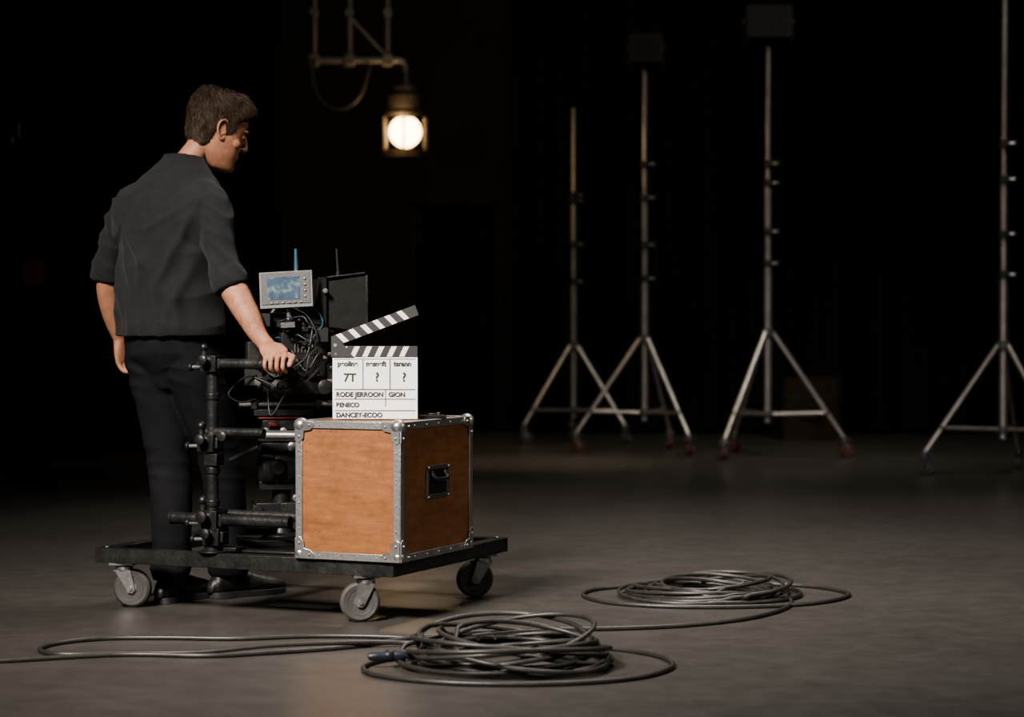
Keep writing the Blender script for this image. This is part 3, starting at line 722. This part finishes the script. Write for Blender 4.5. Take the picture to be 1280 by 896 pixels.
def hoff(v,th):
    p=headpt(v,th); m=hmask(p)
    top=sstep(.05,.11,p[2]); fr=sstep(.02,.08,p[0])*sstep(.05,.08,p[2])
    t=.009+.007*top+.011*fr+.006*noise.noise(Vector((p[0]*30,p[1]*30,p[2]*14)))+.005*noise.noise(Vector((p[0]*70,p[1]*70,p[2]*30)))
    t*= .5+.5*sstep(-.08,.02,p[2])
    return -.006+(t+.006)*m
b=B()
hv,hf=headgrid(hoff,nv=110,nt=120); b.add((hv,hf),'hair',HM)
for s in (-1,1): b.add(loft([(.0975,s*.016,.030),(.0975,s*.030,.037),(.088,s*.045,.036),(.078,s*.052,.030)],[(.003,.0028),(.0042,.003),(.0038,.003),(.002,.0015)],ref=(0,0,1),segs=8,sub=4),'hair',HM)
for s in (-1,1): b.add(loft([(.091,s*.022,.004),(.0935,s*.032,.0015),(.087,s*.043,.003)],[.0012,.0016,.0012],ref=(0,0,1),segs=6,sub=4),'ink',HM)
b.obj('hair',man)
random.seed(5); st=[]
for i in range(6500):
    v0=random.uniform(.0,.66); th=random.uniform(0,2*math.pi)
    p=headpt(v0,th)
    if hmask(p)<.75: continue
    ln=random.uniform(.05,.12); wav=noise.noise(Vector((p[0]*22,p[1]*22,p[2]*22))); dr=.55*wav+random.gauss(0,.10)+.15; lift=random.uniform(.0,.007); tp=sstep(.05,.11,p[2])
    pts=[]
    for k in range(6):
        v=v0+ln*k/5; tt=th+dr*(k/5)**1.2; q=headpt(v,tt)
        if k>1 and hmask(q)<.15: break
        o=hoff(v,tt)+.0010+lift*(k/5)*(1+1.2*tp); pts.append(HM@Vector(headpt(v,tt,max(o,.002))))
    if len(pts)>2: st.append(pts)
curve_obj('hair_strands',st,.0009,'strand',man,res=1,tips=[1,1,1,.8,.6,.3])

def shoe(name,ank,d):
    d=nrm(V3(d[0],d[1],0)); s=V3(d[1],-d[0],0); a=V3(ank[0],ank[1],0)
    def P(f,z): return a+d*f+V3(0,0,z)
    up=loft([P(-.072,.045),P(-.06,.05),P(-.02,.056),P(.04,.056),P(.10,.046),P(.155,.039),P(.20,.033),P(.222,.028)],
            [(.026,.028),(.034,.04),(.038,.046),(.040,.044),(.045,.036),(.046,.029),(.036,.022),(.020,.014)],axes=(s,V3(0,0,1)),segs=26,sub=4)
    ank_=loft([P(-.012,.05),P(-.014,.09),P(-.016,.125)],[(.042,.052),(.044,.05),(.046,.05)],axes=(s,d),segs=24,sub=3,dome=False)
    remeshed(name+'_upper',[up,ank_],.004,'shoe',3,.5,lambda c,n:.001*noise.noise(Vector(c)*40),man)
    b=B()
    prof=[(-.08,.016),(-.07,.032),(-.03,.038),(.03,.036),(.08,.042),(.13,.049),(.18,.044),(.215,.028),(.23,.010)]
    pr=catmull(prof,3); L1=[(f,w) for f,w in pr]; pts=[(f,w) for f,w in L1]+[(f,-w) for f,w in L1[::-1]]
    n=len(pts); V=[P(f,0)+s*w for f,w in pts]+[P(f,.022)+s*w*1.0 for f,w in pts]
    b.add((V,[tuple(range(n)),tuple(range(n,2*n))[::-1]]+[(k,n+k,n+(k+1)%n,(k+1)%n) for k in range(n)]),'sole')
    b.obj(name+'_sole',man,.002)
shoe('left_shoe',(-1.19,7.86),(.5,.866))
shoe('right_shoe',(-1.008,8.0),(.78,.62))

# ------------------------------------------------------------------ light stands
def stand(name,x,y,R,a0,ztop,apex=.9,brace=.32,fix=None,cols=(1.4,1.63,2.1),wheel='rubber',fk=1.0):
    e=empty(name,(x,y,0)); b=B()
    z1=cols[0]; z2=cols[1]+.35
    b.cyl((0,0,brace-.06),(0,0,z1),.028,'stand'); b.cyl((0,0,z1),(0,0,z2),.022,'stand'); b.cyl((0,0,z2),(0,0,ztop),.016,'stand')
    b.obj('mast',e)
    b=B()
    for z in list(cols)+[z2]:
        b.lathe((0,0,z-.03),(0,0,1),[(.024,0),(.035,.004),(.035,.05),(.024,.056)],'casetrim')
        b.cyl((.02,0,z),(.065,-.01,z),.008,'steel',n=10); b.box((.075,-.01,z),(.02,.012,.045),'black')
    b.lathe((0,0,apex-.04),(0,0,1),[(.03,0),(.045,.01),(.045,.06),(.028,.075)],'grey')
    b.lathe((0,0,brace-.03),(0,0,1),[(.03,0),(.04,.01),(.04,.045),(.028,.055)],'grey')
    b.obj('collars',e,.001)
    b=B(); k=(apex-brace)/(apex-.14)
    for i in range(3):
        a=math.radians(a0+120*i); d=Vector((math.cos(a),math.sin(a),0))
        p0=d*.035+Vector((0,0,apex)); p1=d*R+Vector((0,0,.14)); b.cyl(p0,p1,.0175,'stand')
        pm=p0.lerp(p1,k*.98); b.cyl(d*.03+Vector((0,0,brace)),pm,.014,'stand'); b.ball(pm,.022,'grey'); b.ball(p1,.022,'grey')
        b.cyl(p1,p1-Vector((0,0,.03)),.014,'steel')
    b.obj('tripod_legs',e)
    for i in range(3):
        a=math.radians(a0+120*i)
        caster(e,'caster_%d'%(i+1),R*math.cos(a),R*math.sin(a),.135,R=.055,w=.03,yaw=math.radians(35*i+20),off=.02,fork='steel',tire=wheel,hubm='hub')
    if fix:
        b=B(); w,h=fix; zc=ztop+h/2-.02
        b.cyl((0,0,ztop-.05),(0,0,ztop+.02),.022,'black')
        b.box((0,.03,zc),(w*.8,.16,h*.75),'darkcase'); b.box((0,-.07,zc),(w*.86,.06,h*.86),'darkcase')
        for s in (-1,1): b.box((s*w*.46,.0,zc-h*.1),(.012,.03,h*.75),'darkcase'); b.cyl((s*w*.44,0,zc),(s*w*.5,0,zc),.02,'black')
        b.box((0,0,zc-h*.48),(w*.93,.03,.012),'casetrim')
        for k in range(6): b.box((-w*.3+w*.12*k,-.102,zc),(w*.03,.006,h*.6),'darkcase')
        b.box((0,.17,zc+h*.42),(w*.8,.14,.006),'darkcase',rot=(.5,0,0)); b.box((0,.17,zc-h*.42),(w*.8,.14,.006),'darkcase',rot=(-.5,0,0))
        b.obj('light_head',e,.002)
    return e
stand('rolling_light_stand',.498,18.1,.47,210,2.70,apex=.78,brace=.26,cols=(1.3,1.6,2.0))
stand('rolling_light_stand.001',.99,16.7,.52,185,2.90,apex=.85,brace=.30,fix=(.30,.25),cols=(1.3,1.55,2.15),wheel='redwheel')
stand('rolling_light_stand.002',1.85,16.2,.55,-10,3.02,apex=.9,brace=.31,fix=(.38,.27),cols=(1.4,1.63,2.12),wheel='redwheel')
stand('rolling_light_stand.003',3.15,14.35,.52,187,3.35,apex=.83,brace=.29,cols=(1.28,1.54,2.12),fix=(.38,.27))

# ------------------------------------------------------------------ hanging lamp
LX,LY=-.785,16.5
k=.00589
lamp=empty('hanging_work_lamp',(LX,LY,0))
zb=.99+(400-197)*k; zt=.99+(400-110)*k; zc=.99+(400-165)*k
b=B(); rc=.178
for z in (zb,zb+.03,zc+.10): b.lathe((0,0,z),(0,0,1),[(rc-.012,0),(rc,0),(rc,.018),(rc-.012,.018),(rc-.012,0)],'lampmetal',40)
for i in range(6):
    a=2*math.pi*i/6+.5; b.cyl((rc*.96*math.cos(a),rc*.96*math.sin(a),zb),(rc*.96*math.cos(a),rc*.96*math.sin(a),zc+.12),.008,'lampmetal',n=8)
b.obj('cage',lamp)
b=B(); b.lathe((0,0,zc+.10),(0,0,1),[(rc,0),(rc,.03),(.165,.045),(.15,.06),(.145,.16),(.12,.18),(.115,.23),(.05,.25),(.035,.32)],'hoodmetal',36); b.obj('hood',lamp)
b=B(); b.lathe((0,0,zb-.005),(0,0,1),[(rc-.01,0),(rc-.01,.006),(.05,.008)],'lampmetal',36); b.obj('tray',lamp)
b=B(); b.ball((0,0,zc),.118,'bulb'); b.obj('globe_bulb',lamp)
b=B(); zp=.99+(400-76)*k
b.tube([(0,0,zt+.05),(0,0,zp-.05),(-.03,0,zp-.005),(-.12,0,zp),(-.4,0,zp),(-.68,0,zp)],.024,'pipe')
for xx in (-.67,-.41,-.13):
    b.cyl((xx,0,zp),(xx,0,7),.022,'pipe'); b.box((xx,0,zp+.0),(.07,.07,.08),'pipe'); b.box((xx,0,zp+.35),(.06,.06,.05),'pipe')
b.cyl((-.41,0,zp+.32),(-.13,0,zp+.02),.012,'pipe')
b.tube([(-.67,-.03,zp),(-.68,-.04,zp-.15),(-.6,-.05,zp-.32),(-.45,-.05,zp-.36),(-.32,-.05,zp-.25),(-.26,-.04,zp-.05)],.013,'casetrim')
b.obj('rigging_arm',lamp,.002)
def point(name,loc,e,par=None,size=.1,color=(1,.68,.36)):
    pl=bpy.data.lights.new(name,'POINT'); pl.energy=e; pl.color=color; pl.shadow_soft_size=size
    po=bpy.data.objects.new(name,pl); po.location=loc; COL.objects.link(po)
    if par: po.parent=par
point('bulb_light_front',(-.05,-.30,zc+.04),10,lamp,.06)
point('bulb_light_rear',(0,.30,zc),26,lamp,.06)

e=empty('hanging_spotlight',(-2.74,12.2,0)); b=B()
b.cyl((.03,0,2.05),(.03,0,7),.014,'casetrim'); b.lathe((-.06,0,1.98),(0,-1,0),[(.05,-.12),(.08,-.08),(.085,.05),(.1,.1),(.1,.12)],'casetrim',24)
b.box((.03,0,2.02),(.06,.05,.08),'casetrim'); b.box((-.06,0,2.09),(.16,.03,.012),'casetrim'); b.box((.02,0,2.02),(.012,.03,.15),'casetrim')
b.obj('lantern',e,.002)
e=empty('exit_sign',(-4.12,19.33,1.40)); b=B(); b.box((0,0,0),(.2,.04,.24),'darkcase'); b.box((0,-.022,0),(.18,.005,.21),'exit'); b.obj('sign_panel',e,.003)
def case(name,x,y,w,d,h,yaw=0,m='darkcase',z=0):
    e=empty(name,(x,y,z),yaw); b=B(); b.box((0,0,h/2),(w,d,h),m); b.box((0,0,h*.68),(w+.01,d+.01,.02),'casetrim')
    for sx in (-1,1):
        for sy in (-1,1): b.box((sx*w/2,sy*d/2,h/2),(.03,.03,h+.004),'darkcase')
        b.box((sx*w*.28,-d/2-.006,h*.66),(.06,.012,.08),'casetrim')
    b.tube([(-.08,-d/2,h*.4),(-.07,-d/2-.03,h*.38),(.07,-d/2-.03,h*.38),(.08,-d/2,h*.4)],.008,'black'); b.obj('shell',e,.004); return e
case('equipment_case',-3.45,16.2,.9,.6,.6,.2); case('equipment_case.001',-2.85,16.8,.6,.5,.3,-.15)
case('equipment_case.002',-3.45,16.2,.5,.4,.15,.05,z=.604)
case('wooden_crate',2.45,18.6,.46,.4,.52,.05,'dimwood')
e=empty('sandbag',(-3.14,13.3,0),.3); b=B(); b.add(ellipsoid((-.07,0,.035),(.07,.06,.035)),'redwheel'); b.add(ellipsoid((.07,0,.035),(.07,.06,.035)),'redwheel'); b.box((0,0,.06),(.12,.03,.006),'black'); b.obj('bag',e)

# ------------------------------------------------------------------ cables on floor
def coil(name,cx,cy,r,loops,height,seed,ex=1.0,conn=None,extra=None,rad=.0072):
    random.seed(seed); pts=[]; n=44
    offs=[(random.uniform(-.055,.055),random.uniform(-.05,.05),r*random.uniform(.62,1.0)) for _ in range(loops+1)]
    for i in range(loops*n+1):
        l=i/n; k=int(l); f=l-k; f=f*f*(3-2*f); o0=offs[min(k,loops)]; o1=offs[min(k+1,loops)]
        ox,oy,rr=[o0[q]*(1-f)+o1[q]*f for q in range(3)]; th=2*math.pi*l+seed
        rr*=1+.03*math.sin(3*th+k)
        base=.008+height*(l/loops)**.8*(.55+.45*math.sin(th*1+k*.8+seed))
        pts.append((cx+ox+rr*ex*math.cos(th),cy+oy+rr*math.sin(th),max(.008,base)))
    spl=[pts]+(extra or [])
    return curve_obj(name,spl,rad,'cable')
def z8(l,z=.0075): return catmull([V3(x,y,(q[0] if q else z)) for x,y,*q in l],8)
ex1=[z8([(-.16,6.62),(-.33,6.52),(-.42,6.34),(-.36,6.17),(-.15,6.05),(.12,6.04),(.34,6.14),(.455,6.34),(.42,6.56),(.26,6.72),(.10,6.74,.03),(-.05,6.62,.05)])]
coil('cable_coil',.0,6.40,.285,14,.12,3,1.05,extra=ex1)
ex2=[z8([(.45,8.28),(.30,8.16),(.255,7.98),(.34,7.78),(.52,7.68),(.75,7.66),(.98,7.72),(1.14,7.86),(1.21,8.05),(1.12,8.24),(.95,8.34),(.80,8.36,.02),(.7,8.2,.03)])]
coil('cable_coil.001',.70,8.02,.30,13,.06,5,1.0,extra=ex2)
main=z8([(-1.75,6.38),(-1.47,6.45),(-1.15,6.57),(-.9,6.545),(-.731,6.60),(-.481,6.73),(-.3,6.92),(-.1,7.03),(.128,7.10),(.35,7.13),(.56,7.20),(.77,7.36),(.92,7.60),(.98,7.86),(.93,8.12),(.82,8.28,.02)])
loopb=z8([(-.02,6.7,.03),(-.2,6.86,.0075),(-.40,6.94),(-.62,6.955),(-.85,6.9),(-1.084,6.92),(-1.27,6.90),(-1.385,6.80),(-1.41,6.67),(-1.33,6.575),(-1.15,6.60),(-.93,6.615),(-.72,6.66,.0205),(-.5,6.72,.0205),(-.33,6.78,.012),(-.18,6.72,.02),(-.1,6.6,.05)])
curve_obj('power_cable',[main],.0072,'cable'); curve_obj('power_cable.001',[loopb],.0072,'cable')
e=empty('cable_connector',(-.34,6.36,.035),math.radians(15)); b=B()
b.lathe((-.07,0,0),(1,0,0),[(.008,0),(.012,.01),(.015,.03),(.015,.07),(.017,.074),(.017,.105),(.014,.107)],'darkblue',20); b.lathe((-.06,0,0),(1,0,0),[(.016,.04),(.018,.045),(.018,.06),(.016,.064)],'black',20); b.obj('plug',e)

# ------------------------------------------------------------------ lights
def area(name,loc,tgt,size,power,color=(1,1,1),spread=180):
    l=bpy.data.lights.new(name,'AREA'); l.energy=power; l.size=size; l.color=color; l.spread=math.radians(spread)
    o=bpy.data.objects.new(name,l); o.location=loc; o.rotation_euler=(Vector(tgt)-Vector(loc)).to_track_quat('-Z','Y').to_euler(); COL.objects.link(o); return o
area('key_light',(-2.7,2.6,4.4),(-.3,7.6,.55),1.4,128,(1,.91,.82),52)
area('overhead_light',(1.1,9.9,5.8),(.9,9.0,0),2.2,105,(1,.93,.86),95)
area('side_light',(4.6,6.6,2.9),(-.6,7.6,.7),1.0,7,(1,.88,.74),60)
area('stand_light',(2.8,12.5,5.5),(2.3,15.8,1.0),1.2,24,(1,.92,.82),60)
area('curtain_light',(1.0,13.5,6.6),(1.0,19.8,1.8),2.5,45,(1,.9,.78),100)
sp=bpy.data.lights.new('floor_pool','SPOT'); sp.energy=560; sp.spot_size=math.radians(22); sp.spot_blend=.8; sp.color=(1,.76,.5); sp.shadow_soft_size=.2
so=bpy.data.objects.new('floor_pool',sp); so.location=(.2,15.0,5.8); so.rotation_euler=(Vector((.2,15.6,0))-Vector((.2,15.0,5.8))).to_track_quat('-Z','Y').to_euler(); COL.objects.link(so)
w=bpy.data.worlds.new('world'); S.world=w; w.use_nodes=True
w.node_tree.nodes['Background'].inputs[0].default_value=(.5,.55,.6,1); w.node_tree.nodes['Background'].inputs[1].default_value=.003

# ------------------------------------------------------------------ camera
cd=bpy.data.cameras.new('camera'); cam=bpy.data.objects.new('camera',cd); COL.objects.link(cam)
cd.sensor_width=36; cd.lens=36*2800/1280; cam.location=(0,0,.99)
cam.rotation_euler=(math.radians(90)-math.atan(48/2800),0,0)
cd.dof.use_dof=True; cd.dof.focus_distance=7.45; cd.dof.aperture_fstop=2.4; cd.clip_end=100
S.camera=cam
S.view_settings.look='AgX - Medium High Contrast'
